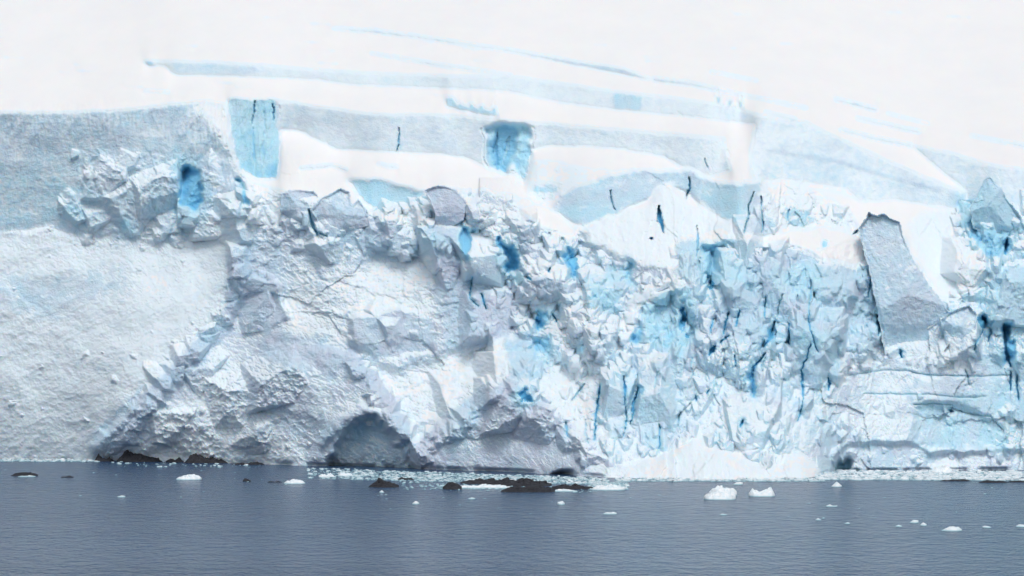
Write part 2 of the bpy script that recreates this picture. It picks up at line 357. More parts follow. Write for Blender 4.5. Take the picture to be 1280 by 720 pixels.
for k in range(70):                                     # faint hollows in the upper snow field
    x = random.uniform(-150, 1400); y = random.uniform(-70, 118 if x < 900 else 60); L = random.uniform(4, 16)
    strip([(x-L,y),(x+L,y+L*.08)], [(x-L,y+1.3),(x+L,y+1.5+L*.08)], snow=.62, inc=45)
for line_ in ([(375,209),(400,207),(415,205),(435,211)], [(472,203),(485,206),(498,207)]):
    strip(line_, [(a, b+2.5) for a, b in line_], snow=.1, grey=.9, inc=80)
# snow mounds and drift caps
paint([(800,256),(835,233),(870,256),(912,276),(925,300),(900,305),(870,330),(825,340),(770,320),(735,300),(730,285),(770,270)], 2.5, 1.2, .4, inc=40, snow=.86, rough=.62, off=-2)
paint([(640,255),(678,256),(722,284),(718,302),(690,292),(660,282)], 2, .8, .2, inc=34, snow=1, rough=.15, off=-1.5)
paint([(645,268),(672,278),(690,300),(690,318),(650,318),(642,290)], 3, .8, .3, inc=80, snow=.02, grey=.7)
paint([(942,302),(985,288),(1050,283),(1085,310),(1080,335),(1030,328),(990,308)], 3, 1, inc=32, snow=1, rough=.2, off=-1)
paint([(1130,285),(1150,262),(1200,262),(1222,325),(1206,362),(1180,370),(1160,345)], 3, 1, inc=40, snow=.85, rough=.3)
paint([(1205,290),(1240,285),(1262,310),(1225,350),(1200,372),(1195,330)], 4, 1.5, .4, inc=48, snow=.6, rough=.8)
paint([(470,275),(500,258),(535,262),(540,285),(500,290)], 4, 1, inc=45, snow=.7, rough=.5)
paint([(585,292),(630,288),(640,305),(620,318),(595,308)], 2.5, 1, .3, inc=38, snow=.85, rough=.3, off=-1)
paint([(650,320),(712,330),(712,350),(655,345)], 3, 1, inc=52, snow=.7, rough=.4, off=-.8)
paint([(560,250),(640,250),(660,280),(640,300),(570,285)], 5, 1.5, inc=60, snow=.4, rough=.8, grey=.3)
paint([(400,290),(470,278),(520,276),(565,300),(540,320),(470,322),(410,305)], 5, 1.5, .3, inc=80, snow=.05, grey=.7, blue=.2, rough=.6)
paint([(745,455),(800,440),(850,470),(860,560),(800,580),(745,560)], 8, 1, rough=.45)
paint([(780,450),(1040,470),(1060,560),(860,560),(770,570)], 10, 1, rough=.8, auto=.55)
paint([(1060,445),(1240,440),(1260,500),(1260,590),(1040,590),(1050,500)], 8, 1, rough=.8, auto=.6)
def plate(poly, d, sx, sy, soft=1, **kw):              # one big flat-faced block: d metres proud, tilted sx, sy metres per pixel
    s, m = mask(poly, soft, .8, .5); cx = sum(p[0] for p in poly)/len(poly); cy = sum(p[1] for p in poly)/len(poly)
    off[s] += m*(-d+sx*(gx[s]-cx)+sy*(gy[s]-cy))
    if kw: paint(poly, soft+1, .8, .5, **kw)
plate([(542,284),(576,284),(580,322),(574,352),(560,368),(544,346)], 1.5, .05, .03, grey=.9, snow=.0, rough=.4, auto=.5)
plate([(648,346),(716,352),(712,372),(660,374)], 1.2, -.04, .06, grey=.7, snow=.05, rough=.5)
plate([(728,346),(778,342),(776,392),(735,385)], 1.0, .05, -.03, blue=.34, snow=.05, rough=.5, auto=.5)
plate([(798,372),(835,354),(868,358),(872,420),(850,446),(815,436),(800,405)], -1.5, .03, .02, blue=.36, snow=.0, rough=.45, auto=.4)
plate([(775,425),(778,392),(800,364),(840,345),(866,348),(866,360),(832,362),(806,380),(792,410),(790,430)], 2.0, 0, .05, snow=.8, rough=.4)
plate([(905,342),(945,336),(950,372),(940,405),(925,425),(900,420),(898,380)], 1.8, .06, .03, grey=.8, snow=.0, blue=.2, rough=.35, auto=.4)
plate([(952,340),(1000,332),(1015,380),(990,405),(958,398)], 1.2, -.05, .04, grey=.7, snow=.0, blue=.22, rough=.5, auto=.5)
plate([(1008,345),(1062,340),(1075,380),(1060,410),(1018,402)], 1.6, .05, .03, grey=.6, blue=.25, snow=.0, rough=.5, auto=.5)
plate([(988,410),(1050,412),(1050,470),(1010,476),(990,450)], 1.0, -.03, .03, grey=.3, blue=.3, snow=.02, rough=.4, auto=.5)
plate([(1195,400),(1222,425),(1218,456),(1180,450)], 1.0, .05, 0, grey=.6, rough=.5, auto=.5)
plate([(1240,335),(1300,325),(1300,400),(1262,402),(1240,380)], 1.5, .04, .03, blue=.3, grey=.5, snow=.02, rough=.5, auto=.4)
plate([(586,375),(640,372),(650,410),(612,430),(590,405)], 1.2, .05, .03, grey=.75, snow=.02, rough=.5, auto=.5)
plate([(625,425),(672,410),(700,440),(676,478),(640,470)], 1.0, -.05, .03, blue=.26, grey=.5, snow=.03, rough=.5, auto=.5)
plate([(760,470),(778,468),(782,540),(760,552)], .8, .05, 0, grey=.3, rough=.3, auto=.4)
plate([(800,490),(830,500),(832,560),(796,560)], .8, -.05, 0, grey=.2, blue=.25, rough=.3, auto=.4)
plate([(440,395),(500,385),(545,400),(540,440),(470,448),(440,425)], 1.4, .04, .05, grey=.6, snow=.1, rough=.5)
plate([(300,345),(345,350),(365,400),(320,415),(296,390)], 1.5, -.05, .05, grey=.7, snow=.05, rough=.6)
plate([(1143,506),(1190,506),(1190,470),(1143,468)], .5, 0, .01, rough=.2)
# blue pockets
PK = []
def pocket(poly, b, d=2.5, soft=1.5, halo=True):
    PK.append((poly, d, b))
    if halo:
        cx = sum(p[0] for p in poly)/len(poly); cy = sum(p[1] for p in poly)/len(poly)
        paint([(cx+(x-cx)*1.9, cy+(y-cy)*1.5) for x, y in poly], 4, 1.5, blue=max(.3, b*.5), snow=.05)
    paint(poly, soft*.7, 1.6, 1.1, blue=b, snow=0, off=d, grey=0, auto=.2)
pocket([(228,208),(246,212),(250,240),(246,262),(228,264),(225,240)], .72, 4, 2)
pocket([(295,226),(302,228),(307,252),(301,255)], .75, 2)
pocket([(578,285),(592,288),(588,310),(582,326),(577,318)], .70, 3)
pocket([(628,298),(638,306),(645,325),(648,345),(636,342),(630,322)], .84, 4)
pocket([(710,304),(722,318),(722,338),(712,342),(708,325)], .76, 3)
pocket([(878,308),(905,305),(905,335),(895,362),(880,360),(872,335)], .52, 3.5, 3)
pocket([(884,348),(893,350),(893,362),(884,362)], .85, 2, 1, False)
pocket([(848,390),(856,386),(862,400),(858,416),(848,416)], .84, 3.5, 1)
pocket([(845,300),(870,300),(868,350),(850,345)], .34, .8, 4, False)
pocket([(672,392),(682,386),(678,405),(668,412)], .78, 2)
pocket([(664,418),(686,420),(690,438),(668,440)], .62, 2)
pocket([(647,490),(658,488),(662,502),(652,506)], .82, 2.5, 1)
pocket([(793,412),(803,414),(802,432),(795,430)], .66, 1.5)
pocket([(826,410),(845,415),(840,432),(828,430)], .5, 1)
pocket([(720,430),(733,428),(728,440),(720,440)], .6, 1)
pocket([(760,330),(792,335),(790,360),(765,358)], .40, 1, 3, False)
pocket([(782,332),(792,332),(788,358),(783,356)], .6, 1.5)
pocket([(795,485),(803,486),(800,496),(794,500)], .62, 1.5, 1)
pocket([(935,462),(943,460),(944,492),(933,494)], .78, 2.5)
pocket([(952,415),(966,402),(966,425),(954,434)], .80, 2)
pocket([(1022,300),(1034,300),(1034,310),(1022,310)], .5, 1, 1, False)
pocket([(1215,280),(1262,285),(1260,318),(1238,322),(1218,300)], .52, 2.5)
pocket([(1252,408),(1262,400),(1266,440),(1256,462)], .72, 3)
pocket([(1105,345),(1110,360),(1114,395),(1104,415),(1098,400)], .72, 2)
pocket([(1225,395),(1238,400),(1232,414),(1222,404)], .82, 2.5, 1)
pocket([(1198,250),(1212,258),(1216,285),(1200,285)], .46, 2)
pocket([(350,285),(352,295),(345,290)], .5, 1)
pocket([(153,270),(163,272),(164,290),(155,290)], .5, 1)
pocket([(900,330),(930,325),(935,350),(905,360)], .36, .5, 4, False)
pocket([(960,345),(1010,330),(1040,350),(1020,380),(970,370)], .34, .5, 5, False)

# ---- integrate inclinations into one continuous surface (least squares)
YW_PTS = [(-200,571),(0,573),(130,576),(300,579),(400,583),(510,586),(640,590),(760,597),(900,600),(1010,598),(1045,590),(1280,588),(1500,586)]
ypx = np.interp(gx[0], [p[0] for p in YW_PTS], [p[1] for p in YW_PTS]); ypx = np.convolve(np.pad(ypx, 8, mode='edge'), np.ones(17)/17, 'valid')
ypx = ypx + .5*fbm(gx[0]/70, gx[0]*0+.5, 5, 2)
YW = F*CAMH/(ypx-HOR)
incb = np.clip(blur(inc, 1), 20, 86)
R = .152/np.tan(np.radians(incb))
R[:, :] = np.where(gy > ypx[None, :]+2, .01, R)
g = -R[:-1]
b = np.zeros_like(R); b[0] = -g[0]; b[1:-1] = g[:-1]-g[1:]; b[-1] = g[-1]
bb = np.block([[b, b[:, ::-1]], [b[::-1], b[::-1, ::-1]]])
ky = 2-2*np.cos(2*np.pi*np.arange(2*Hn)/(2*Hn)); kx = 2-2*np.cos(2*np.pi*np.arange(2*Wn)/(2*Wn))
den = ky[:, None]+.06*kx[None, :]+1e-9; den[0, 0] = 1
S = np.fft.fft2(bb)/den; S[0, 0] = 0
YB = np.real(np.fft.ifft2(S))[:Hn, :Wn]
iw = np.clip(np.round(ypx-Y0).astype(int), 0, Hn-1)
err = YW-YB[iw, np.arange(Wn)]
err = np.convolve(np.pad(err, 12, mode='edge'), np.ones(25)/25, 'valid')
es = np.convolve(np.pad(err, 60, mode='edge'), np.ones(121)/121, 'valid')
dist = np.clip(ypx[None, :]-gy, 0, None)
YB = YB+es.mean()+(err-es)[None, :]*np.exp(-dist/50)+(es-es.mean())[None, :]*np.exp(-dist/260)
print('depth range', YB.min(), YB.max(), 'top row', YB[80, 180::200].round(0), 'row130', YB[210, 180::200].round(0))

# ---- relief
sx_ = 9*fbm(gx/60, gy/60, 301, 2); sy_ = 9*fbm(gx/60, gy/60, 302, 2); tx_ = 2.2*fbm(gx/14, gy/14, 303, 3, .6); ty_ = 2.2*fbm(gx/14, gy/14, 304, 3, .6)
x, y = gx+sx_, gy+sy_; TONES.clear()
z_right = sstep(690, 860, gx)                 # right of here the ice is fluted vertically
z_dl = blur(mask(DOMEL, 8, 0)[1]*0+0, 0) if False else None
def fullmask(poly, soft):
    s, m = mask(poly, soft, .5); a = np.zeros(gx.shape); a[s] = m; return a
mdl = fullmask([(150,600),(215,480),(300,400),(450,440),(515,600)], 20)
mdr = fullmask(DOMER, 10)
amp = np.clip(1+1.3*fbm(gx/70, gy/70, 401, 3), .25, 2)+.5*fullmask([(540,240),(900,300),(1130,300),(1120,450),(880,450),(760,400),(560,400)], 20)         # some patches smooth, some badly broken
b0_ = blocks((x+tx_)/88, (y+ty_)/74, 20); b1_ = blocks((x+tx_)/42, (y+ty_)/36, 21); b2_ = blocks((x+tx_)/20, (y+ty_)/16, 31); b3_ = blocks((x+tx_)/9, (y+ty_)/7, 41)
f1, e1 = facets((x+tx_)/33, (y+ty_)/27, 51, 1.3, .2)
er_ = ridged((gx+tx_)/15, (gy+ty_)/13, 305, 4)*.55*np.clip(amp, .4, 2)
h_iso = 1.0*b0_+.35*b1_+1.6*ridged((gx+3*tx_)/46, (gy+3*ty_)/30, 311, 5)+er_*.8+.8*ridged(x/90, y/70, 7, 3)
v0 = blocks((x+tx_)/60, (y+ty_)/105, 19, .7, 1.0); v1 = blocks((x+tx_)/30, y/58, 22, .6, 1.0); v2 = blocks((x+tx_)/15, (y+ty_)/27, 32, .6, .9); v3 = blocks((x+tx_)/7, y/12, 42, .5, .8)
er2 = ridged((gx+tx_)/11, (gy+ty_)/24, 306, 4)*.55*np.clip(amp, .4, 2)
h_vert = 1.0*v0+.5*v1+amp*(.15*v2)+er2*.8+1.0*ridged(x/36, y/110, 8, 3)
def rot(a): c, s_ = math.cos(a), math.sin(a); return c*x+s_*y, -s_*x+c*y
u_, w_ = rot(math.radians(36)); w_ = w_+22*fbm(u_/90, w_/60, 402, 2)
h_dl = 3.0*fbm(gx/110, gy/90, 309, 3)+1.3*ridged(u_/70, w_/30, 9, 6)+.8*ridged((gx+4*tx_)/30, (gy+4*ty_)/22, 312, 5)+.4*er_+.45*ridged((u_+2*tx_)/20, (w_+2*ty_)/8, 11, 5)+.5*er_
u2, w2 = rot(math.radians(52)); w2 = w2+14*fbm(u2/80, w2/50, 404, 2)
h_dr = 2.0*fbm(gx/80, gy/70, 310, 3)+.5*ridged((gx+4*tx_)/26, (gy+4*ty_)/20, 313, 5)+1.1*ridged(u2/80, w2/26, 10, 5)+.3*er_+.5*ridged(u2/26, w2/9, 13, 4)
u3, w3 = rot(math.radians(-33)); w3 = w3+16*fbm(u3/90, w3/60, 403, 2)
h_sl = 1.4*ridged(u3/80, w3/34, 12, 5)+.45*ridged((gx+4*tx_)/34, (gy+4*ty_)/24, 314, 5)+.5*er_+1.5*fbm(gx/60, gy/50, 307, 3)
msl = fullmask([(-200,285),(290,285),(290,380),(120,540),(120,600),(-200,600)], 14)
h = h_iso*(1-z_right)+h_vert*z_right
h = h*(1-mdl)+h_dl*mdl; h = h*(1-mdr)+h_dr*mdr; h = h*(1-msl)+h_sl*msl
mcl = fullmask([(-200,130),(300,120),(350,120),(350,230),(300,240),(315,285),(200,296),(-200,288)], 2)
h_cl = 3.0*ridged(gx/26+.02*gy, gy/90, 14, 4)+4.0*fbm(gx/90, gy/70, 308, 3)+1.5*ridged(gx/9, gy/34, 15, 3)
h = h*(1-mcl)+h_cl*mcl
T_iso = .5*TONES[1]+.4*TONES[2]+.3*TONES[3]; T_v = .3*TONES[4]+.5*TONES[5]+.4*TONES[6]+.2*TONES[7]
tone = (T_iso*(1-z_right)+T_v*z_right)*np.clip(rough*1.2, 0, 1)*(1-.75*msl)*(1-.5*mdl)
grey = grey+.9*tone; snow = np.where(snow < .8, snow-.30*tone, snow); blue = np.where((blue < .6) & (snow < .8), blue+.18*np.clip(-tone, -.2, .5)*z_right, blue)
rb = blur(rough, 1)
fine = .10*fbm(gx/5, gy/5, 61, 3, .6)+.05*fbm(gx/2.2, gy/2.2, 62, 2)
h = h*np.where(mdl+mdr > .3, .62+.3*np.clip(amp-.5, 0, 1), 1)
Y = YB+blur(off, 1)-(h+.5)*rb-fine*np.clip(rb, .06, 1)*1.5
# the broken front: convex flat-faced ice blocks standing proud of the slope, large ones first, smaller ones between them
btone = np.zeros(gx.shape); SNOWY = blur(snow, 3)*(gy < 420)
dens = np.zeros(gx.shape)
BROKEN = [([(300,240),(420,290),(540,240),(700,290),(760,330),(960,310),(1100,330),(1240,320),(1460,280),(1460,470),(1240,450),(1100,470),(900,480),(760,470),(620,470),(560,430),(430,440),(300,400)], 1.0),
          ([(620,440),(1040,450),(1240,500),(1460,520),(1460,590),(1000,590),(860,560),(760,585),(700,560)], .3), ([(285,285),(345,295),(540,310),(575,330),(590,450),(440,460),(285,430)], -.82),
          ([(950,232),(1070,262),(1080,300),(950,300)], .8), ([(1180,250),(1300,260),(1300,330),(1200,370)], .7), ([(520,235),(660,240),(720,300),(640,340),(540,330)], .4), 
          ([(960,330),(1110,340),(1110,450),(880,440),(880,330)], .3), ([(1060,440),(1240,440),(1240,560),(1060,560)], -.22), ([(90,190),(230,190),(300,270),(240,310),(60,310)], .25)]
for p_, v_ in BROKEN: dens += v_*fullmask(p_, 6)
dens -= 1.5*fullmask([(445,445),(500,460),(560,435),(650,420),(645,470),(600,495),(560,512),(530,550),(515,585),(505,545),(480,500)], 3)
dens -= .6*fullmask([(330,365),(600,340),(600,400),(330,420)], 8)
dens -= 1.5*fullmask([(1080,270),(1125,277),(1175,370),(1200,400),(1180,440),(1120,450),(1095,380)], 2)
dens = np.clip(dens, 0, 1.2)*(snow < .8)*(1-sstep(.45, .7, blur(snow, 6)*(gy < 400)))
dens[(gy > ypx[None, :]-10)] = 0
br = np.random.default_rng(77)
def convex(cx, cy, w_, h_, out, steep=1.0, ledge=None, tilt=None, nb=3, tone_=None, undercut=None):
    i0 = max(0, int(cy-3*h_)-Y0); i1 = min(Hn, int(cy+2*h_)-Y0); j0 = max(0, int(cx-2.2*w_)-X0); j1 = min(Wn, int(cx+2.2*w_)-X0)
    if i1-i0 < 3 or j1-j0 < 3: return
    s = (slice(i0, i1), slice(j0, j1)); px = gx[s]+.45*tx_[s]-cx; py = gy[s]+.45*ty_[s]-cy
    ic, jc = int(np.clip(cy-Y0, 0, Hn-1)), int(np.clip(cx-X0, 0, Wn-1))
    yc = Y[ic, jc]-out
    t = br.uniform(-.07, .07, 2) if tilt is None else tilt
    v = t[0]*px+(t[1]-.02)*py
    def pl(gx_, gy_, lim):                              # plane that starts to fall away at distance lim from the middle
        nonlocal v
        g_ = math.hypot(gx_, gy_); v = np.maximum(v, gx_*px+gy_*py-g_*lim)
    pl(-br.uniform(.5, 1.4)*steep, br.uniform(-.3, .3), w_*br.uniform(.75, 1)); pl(br.uniform(.5, 1.4)*steep, br.uniform(-.3, .3), w_*br.uniform(.75, 1))
    le = br.uniform(.16, .32) if ledge is None else ledge
    pl(br.uniform(-.12, .12), -le, h_*br.uniform(.2, .7)); pl(br.uniform(-.3, .3), -1.0*steep, h_*br.uniform(1.0, 1.3))
    pl(br.uniform(-.2, .2), br.uniform(.35, 1.2), h_*br.uniform(.75, 1))
    for k in range(nb):
        a_ = br.uniform(0, 2*np.pi); q = br.uniform(.12, .5); pl(q*math.cos(a_), q*math.sin(a_)*.8, min(w_, h_)*br.uniform(.25, .8))
    nv = yc+v; m = nv < Y[s]
    Y[s] = np.where(m, nv, Y[s]); btone[s] = np.where(m, br.uniform(-.5, .5) if tone_ is None else tone_, btone[s])
pool = np.argwhere(dens > .02); pw = dens[pool[:, 0], pool[:, 1]]; pw = pw/pw.sum()
dens0 = dens.copy(); dens = np.clip(dens+.10*mdl+.10*mdr+.035*msl*(gy > 305)*(snow < .8), 0, 1.2); dens[(gy > ypx[None, :]-8)] = 0
pool2 = np.argwhere(dens > .01); pw2 = dens[pool2[:, 0], pool2[:, 1]]; pw2 = pw2/pw2.sum()
for (n_, w0, w1, o0, o1) in ((50, 24, 46, 2.0, 5.0), (190, 9, 22, .8, 2.6), (420, 5, 10, .3, 1.0), (1500, 2.0, 4.4, .10, .42)):
    pick = pool[br.choice(len(pool), int(n_*.9), p=pw)] if w0 > 5 else pool2[br.choice(len(pool2), int(n_*1.2), p=pw2)]
    for ii, jj in pick:
        cx = jj+X0; cy = ii+Y0; w_ = br.uniform(w0, w1)*.6; right = sstep(640, 820, cx)
        h_ = w_*br.uniform(.7, 1.3)*(1+2.0*right*br.uniform(.1, 1.2)); w_ *= 1-.25*right
        hit = max(SNOWY[int(np.clip(cy+b_*h_-Y0, 0, Hn-1)), int(np.clip(cx+a_*w_-X0, 0, Wn-1))] for a_, b_ in ((0,-1.25),(0,-.7),(-.8,-.9),(.8,-.9),(-1,0),(1,0),(0,.6)))
        if hit > .62 and w0 > 3: continue
        convex(cx, cy, w_, h_, steep=br.uniform(.45, .85)+.25*right, nb=4, out=br.uniform(o0, o1)*(.6+.4*dens[ii, jj])*(1-.3*right))
# the boulder mass that leans on the left cliff, and large blocks one can recognise
for a_ in ((170,252,50,46,2.2,.45,.2,(.0,.04),4,.05), (196,232,26,36,3.0,.6,.18,(.04,.04),3,.25), (140,228,24,30,2.2,.5,.2,(-.05,.04),3,.15), (266,232,20,50,1.2,.5,.1,(.03,.02),2,.2), (128,272,20,22,1.4,.5,.2,None,3,.1), (212,275,22,18,1.2,.5,.2,None,3,.1),
           (560,325,17,40,4,1,.25,(.05,.02),2,.5), (612,335,24,36,5,.8,.25,(.03,.04),3,0), (685,355,28,18,3,.8,.25,(-.03,.05),2,.3), (755,370,24,30,2.5,1,.2,(.04,0),2,-.3),
           (925,380,22,46,4,1,.2,(.08,.02),2,.5), (975,375,20,44,3,1,.2,(-.06,.02),2,.4), (1040,372,24,40,3,1,.25,(.05,.03),3,.4), (1020,445,30,40,2.5,1,.2,(-.03,.03),2,-.2), 
           (1215,345,20,30,3,.9,.3,None,3,.1), (1262,370,24,44,3.5,1,.25,(.04,.02),2,.4), (1205,425,20,30,2,1,.25,None,2,.3), (1262,285,18,30,3,1,.3,None,3,.2), (640,460,26,30,2.5,.9,.25,(-.05,.03),2,.3), (612,400,30,30,2.5,.8,.3,None,3,.3),
           (490,415,46,26,1.6,.4,.25,(.03,.04),4,.2), (335,385,30,34,1.6,.5,.25,(-.05,.04),4,.2), (470,295,44,16,3,.8,.2,(.02,.03),2,.5), (820,510,24,44,1.5,1,.2,(-.02,.02),1,-.2), (770,510,14,40,1.6,1,.2,None,1,.1),
           (215,525,52,36,1.3,.35,.22,(-.02,.03),4,.1), (300,505,60,34,1.4,.35,.22,(.03,.02),4,.2), (372,478,48,30,1.4,.4,.22,(-.03,.03),4,.3), (255,468,36,30,1.2,.35,.2,(-.04,.03),4,.1), (335,545,50,24,1.1,.35,.22,(.03,.03),4,.1),
           (600,540,34,34,1.3,.4,.22,(-.04,.02),4,.2), (690,545,36,32,1.3,.4,.22,(.05,.02),4,.3), (650,512,28,24,2.0,.4,.22,(.02,.03),3,.1), (740,575,20,18,1.6,.4,.25,None,3,.2), (160,560,24,16,-60,.5,.25,None,3,.3),
           (1205,345,14,16,1.2,.4,.24,None,3,.1),):
    convex(*a_)
mbo = fullmask([(100,190),(240,190),(290,230),(290,300),(90,305)], 8)
br = np.random.default_rng(9)
for (x0_, y0_, x1_, y1_, n_, t_) in ((150,552,292,375,13,.45), (292,375,305,320,5,.45), (524,575,640,484,11,.4), (450,460,508,552,9,.45), (640,480,735,585,6,.2)):
    for k in range(n_):
        q = (k+.5)/n_; convex(x0_+(x1_-x0_)*q+br.uniform(-5, 5), y0_+(y1_-y0_)*q+br.uniform(-4, 6), br.uniform(6, 11)+3*(x0_ < 300), br.uniform(6, 11)+3*(x0_ < 300), br.uniform(.7, 1.6), steep=.7, nb=4, tone_=t_)
def sh(a, k): return np.roll(a, k, axis=1)
mx = np.max([sh(Y, k) for k in range(-4, 5)], axis=0); mn = np.min([sh(mx, k) for k in range(-4, 5)], axis=0)
thin = ((SNOWY > .4) | (msl > .5)) & (mn-Y > .25); Y = np.where(thin, mn, Y); btone = np.where(thin, 0, btone)      # needles left standing on open snow have long since fallen
Y -= (1.1*ridged((gx+4*tx_)/22, (gy+4*ty_)/15, 320, 6)+.7*er_)*np.clip((mdl+mdr)*(np.abs(btone) > 0), 0, 1)
Y -= 1.0*ridged((gx+4*tx_)/24, (gy+4*ty_)/28, 315, 6)*mbo+(.95*(er_*(1-z_right)+er2*z_right)+.35*ridged((gx+2*tx_)/7, (gy+2*ty_)/8, 316, 3))*np.clip(np.abs(btone)*4+mcl*.1, 0, 1)
for (ii, jj) in pool[br.choice(len(pool), 700, p=pw)]:
    convex(jj+X0, ii+Y0, br.uniform(3, 7), br.uniform(3, 9), br.uniform(.2, .8))
dens = dens0; dens = dens
for p_, d_, b_ in PK:                                   # the deep holes stay open behind the blocks
    s_, m_ = mask(p_, 1, 1.2, .9); Y[s_] += (.7 if b_ > .6 else .2)*d_*m_; btone[s_] *= 1-m_
btone = btone*np.clip(dens*2+.5, 0, 1)
grey = np.clip(grey+.55*btone, 0, 1); snow = np.where(snow < .8, snow-.22*btone, snow); blue = np.where((blue < .6) & (snow < .8), blue+.16*np.clip(-btone, 0, .5)*z_right, blue)
Y += .9*fbm(gx/150, gy/60, 55, 3)*np.clip(1-rb*1.5, 0, 1)*.6          # soft drifts in the snow
Y += sstep(8, 40, dist)*2.0*fbm(gx/120, gy/140, 57, 3)*np.clip(rb*2, .1, 1)

e2_ = YW-Y[iw, np.arange(Wn)]; e2_ = np.convolve(np.pad(e2_, 10, mode='edge'), np.ones(21)/21, 'valid')
Y += e2_[None, :]*np.exp(-dist/45); Y += blur(cave, 1)
# ---- cracks
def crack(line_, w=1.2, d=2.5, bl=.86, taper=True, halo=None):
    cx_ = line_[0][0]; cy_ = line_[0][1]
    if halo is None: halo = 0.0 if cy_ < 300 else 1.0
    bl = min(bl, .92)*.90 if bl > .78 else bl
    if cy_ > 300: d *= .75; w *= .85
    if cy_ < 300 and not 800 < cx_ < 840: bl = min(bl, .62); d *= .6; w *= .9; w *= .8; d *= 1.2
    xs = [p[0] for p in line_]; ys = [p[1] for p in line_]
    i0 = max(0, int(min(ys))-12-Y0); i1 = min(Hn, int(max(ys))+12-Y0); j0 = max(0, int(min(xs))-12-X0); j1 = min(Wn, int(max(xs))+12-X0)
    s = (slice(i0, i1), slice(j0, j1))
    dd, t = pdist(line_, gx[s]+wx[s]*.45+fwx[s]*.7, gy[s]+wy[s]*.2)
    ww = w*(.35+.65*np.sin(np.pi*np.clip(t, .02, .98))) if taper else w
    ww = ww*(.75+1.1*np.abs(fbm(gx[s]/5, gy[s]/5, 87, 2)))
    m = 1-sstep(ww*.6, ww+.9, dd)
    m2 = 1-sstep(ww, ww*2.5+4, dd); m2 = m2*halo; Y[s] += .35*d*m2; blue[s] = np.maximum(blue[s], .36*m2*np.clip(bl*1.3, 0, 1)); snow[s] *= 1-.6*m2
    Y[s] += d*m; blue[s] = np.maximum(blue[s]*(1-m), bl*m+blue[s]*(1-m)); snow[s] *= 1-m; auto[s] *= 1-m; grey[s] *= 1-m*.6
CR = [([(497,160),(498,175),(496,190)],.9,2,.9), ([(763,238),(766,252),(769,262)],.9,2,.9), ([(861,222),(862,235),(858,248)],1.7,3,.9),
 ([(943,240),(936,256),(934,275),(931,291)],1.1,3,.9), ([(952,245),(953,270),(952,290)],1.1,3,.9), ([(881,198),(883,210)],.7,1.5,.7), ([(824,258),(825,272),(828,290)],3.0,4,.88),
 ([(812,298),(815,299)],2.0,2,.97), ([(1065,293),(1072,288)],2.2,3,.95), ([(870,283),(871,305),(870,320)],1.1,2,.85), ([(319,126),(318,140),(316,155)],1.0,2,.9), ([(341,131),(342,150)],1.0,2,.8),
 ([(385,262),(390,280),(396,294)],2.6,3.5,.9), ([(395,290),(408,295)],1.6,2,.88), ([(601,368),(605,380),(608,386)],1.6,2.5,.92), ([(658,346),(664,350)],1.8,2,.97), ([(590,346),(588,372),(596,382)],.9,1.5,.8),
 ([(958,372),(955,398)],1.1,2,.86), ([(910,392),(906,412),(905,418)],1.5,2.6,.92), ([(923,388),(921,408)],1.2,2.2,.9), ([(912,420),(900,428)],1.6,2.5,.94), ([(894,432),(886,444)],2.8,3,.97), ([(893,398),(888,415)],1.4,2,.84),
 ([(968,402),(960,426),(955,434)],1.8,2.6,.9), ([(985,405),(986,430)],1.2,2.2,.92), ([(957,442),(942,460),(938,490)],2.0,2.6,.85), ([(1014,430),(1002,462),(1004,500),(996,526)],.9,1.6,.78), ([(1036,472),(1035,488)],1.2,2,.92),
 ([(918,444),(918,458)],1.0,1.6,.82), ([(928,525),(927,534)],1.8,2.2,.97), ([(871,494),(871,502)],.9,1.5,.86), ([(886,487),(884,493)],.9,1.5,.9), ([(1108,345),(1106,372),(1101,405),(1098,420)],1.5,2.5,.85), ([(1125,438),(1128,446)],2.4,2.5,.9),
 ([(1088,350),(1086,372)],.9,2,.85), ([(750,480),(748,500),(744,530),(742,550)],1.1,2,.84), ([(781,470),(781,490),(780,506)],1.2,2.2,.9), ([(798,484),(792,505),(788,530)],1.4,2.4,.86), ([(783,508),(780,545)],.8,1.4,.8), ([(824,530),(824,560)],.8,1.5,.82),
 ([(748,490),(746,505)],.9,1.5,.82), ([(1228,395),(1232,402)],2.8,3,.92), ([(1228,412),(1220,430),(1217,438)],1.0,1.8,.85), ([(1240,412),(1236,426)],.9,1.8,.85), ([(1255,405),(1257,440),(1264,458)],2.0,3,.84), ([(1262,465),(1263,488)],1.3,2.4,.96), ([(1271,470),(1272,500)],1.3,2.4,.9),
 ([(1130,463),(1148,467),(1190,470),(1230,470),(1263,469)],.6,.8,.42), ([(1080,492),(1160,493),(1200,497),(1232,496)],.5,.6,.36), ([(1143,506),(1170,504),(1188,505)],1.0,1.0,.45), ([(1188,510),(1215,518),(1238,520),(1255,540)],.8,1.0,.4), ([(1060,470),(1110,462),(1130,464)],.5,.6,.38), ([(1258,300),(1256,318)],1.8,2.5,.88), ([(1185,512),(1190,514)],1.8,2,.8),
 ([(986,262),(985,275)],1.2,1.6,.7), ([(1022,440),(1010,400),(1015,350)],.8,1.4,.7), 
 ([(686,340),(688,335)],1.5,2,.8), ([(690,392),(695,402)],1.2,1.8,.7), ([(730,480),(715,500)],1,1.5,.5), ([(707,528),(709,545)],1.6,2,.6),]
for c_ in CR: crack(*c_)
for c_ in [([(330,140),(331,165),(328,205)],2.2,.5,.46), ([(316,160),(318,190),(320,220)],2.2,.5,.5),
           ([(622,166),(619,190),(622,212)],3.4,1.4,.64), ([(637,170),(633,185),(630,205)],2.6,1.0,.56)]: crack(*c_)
random.seed(21)
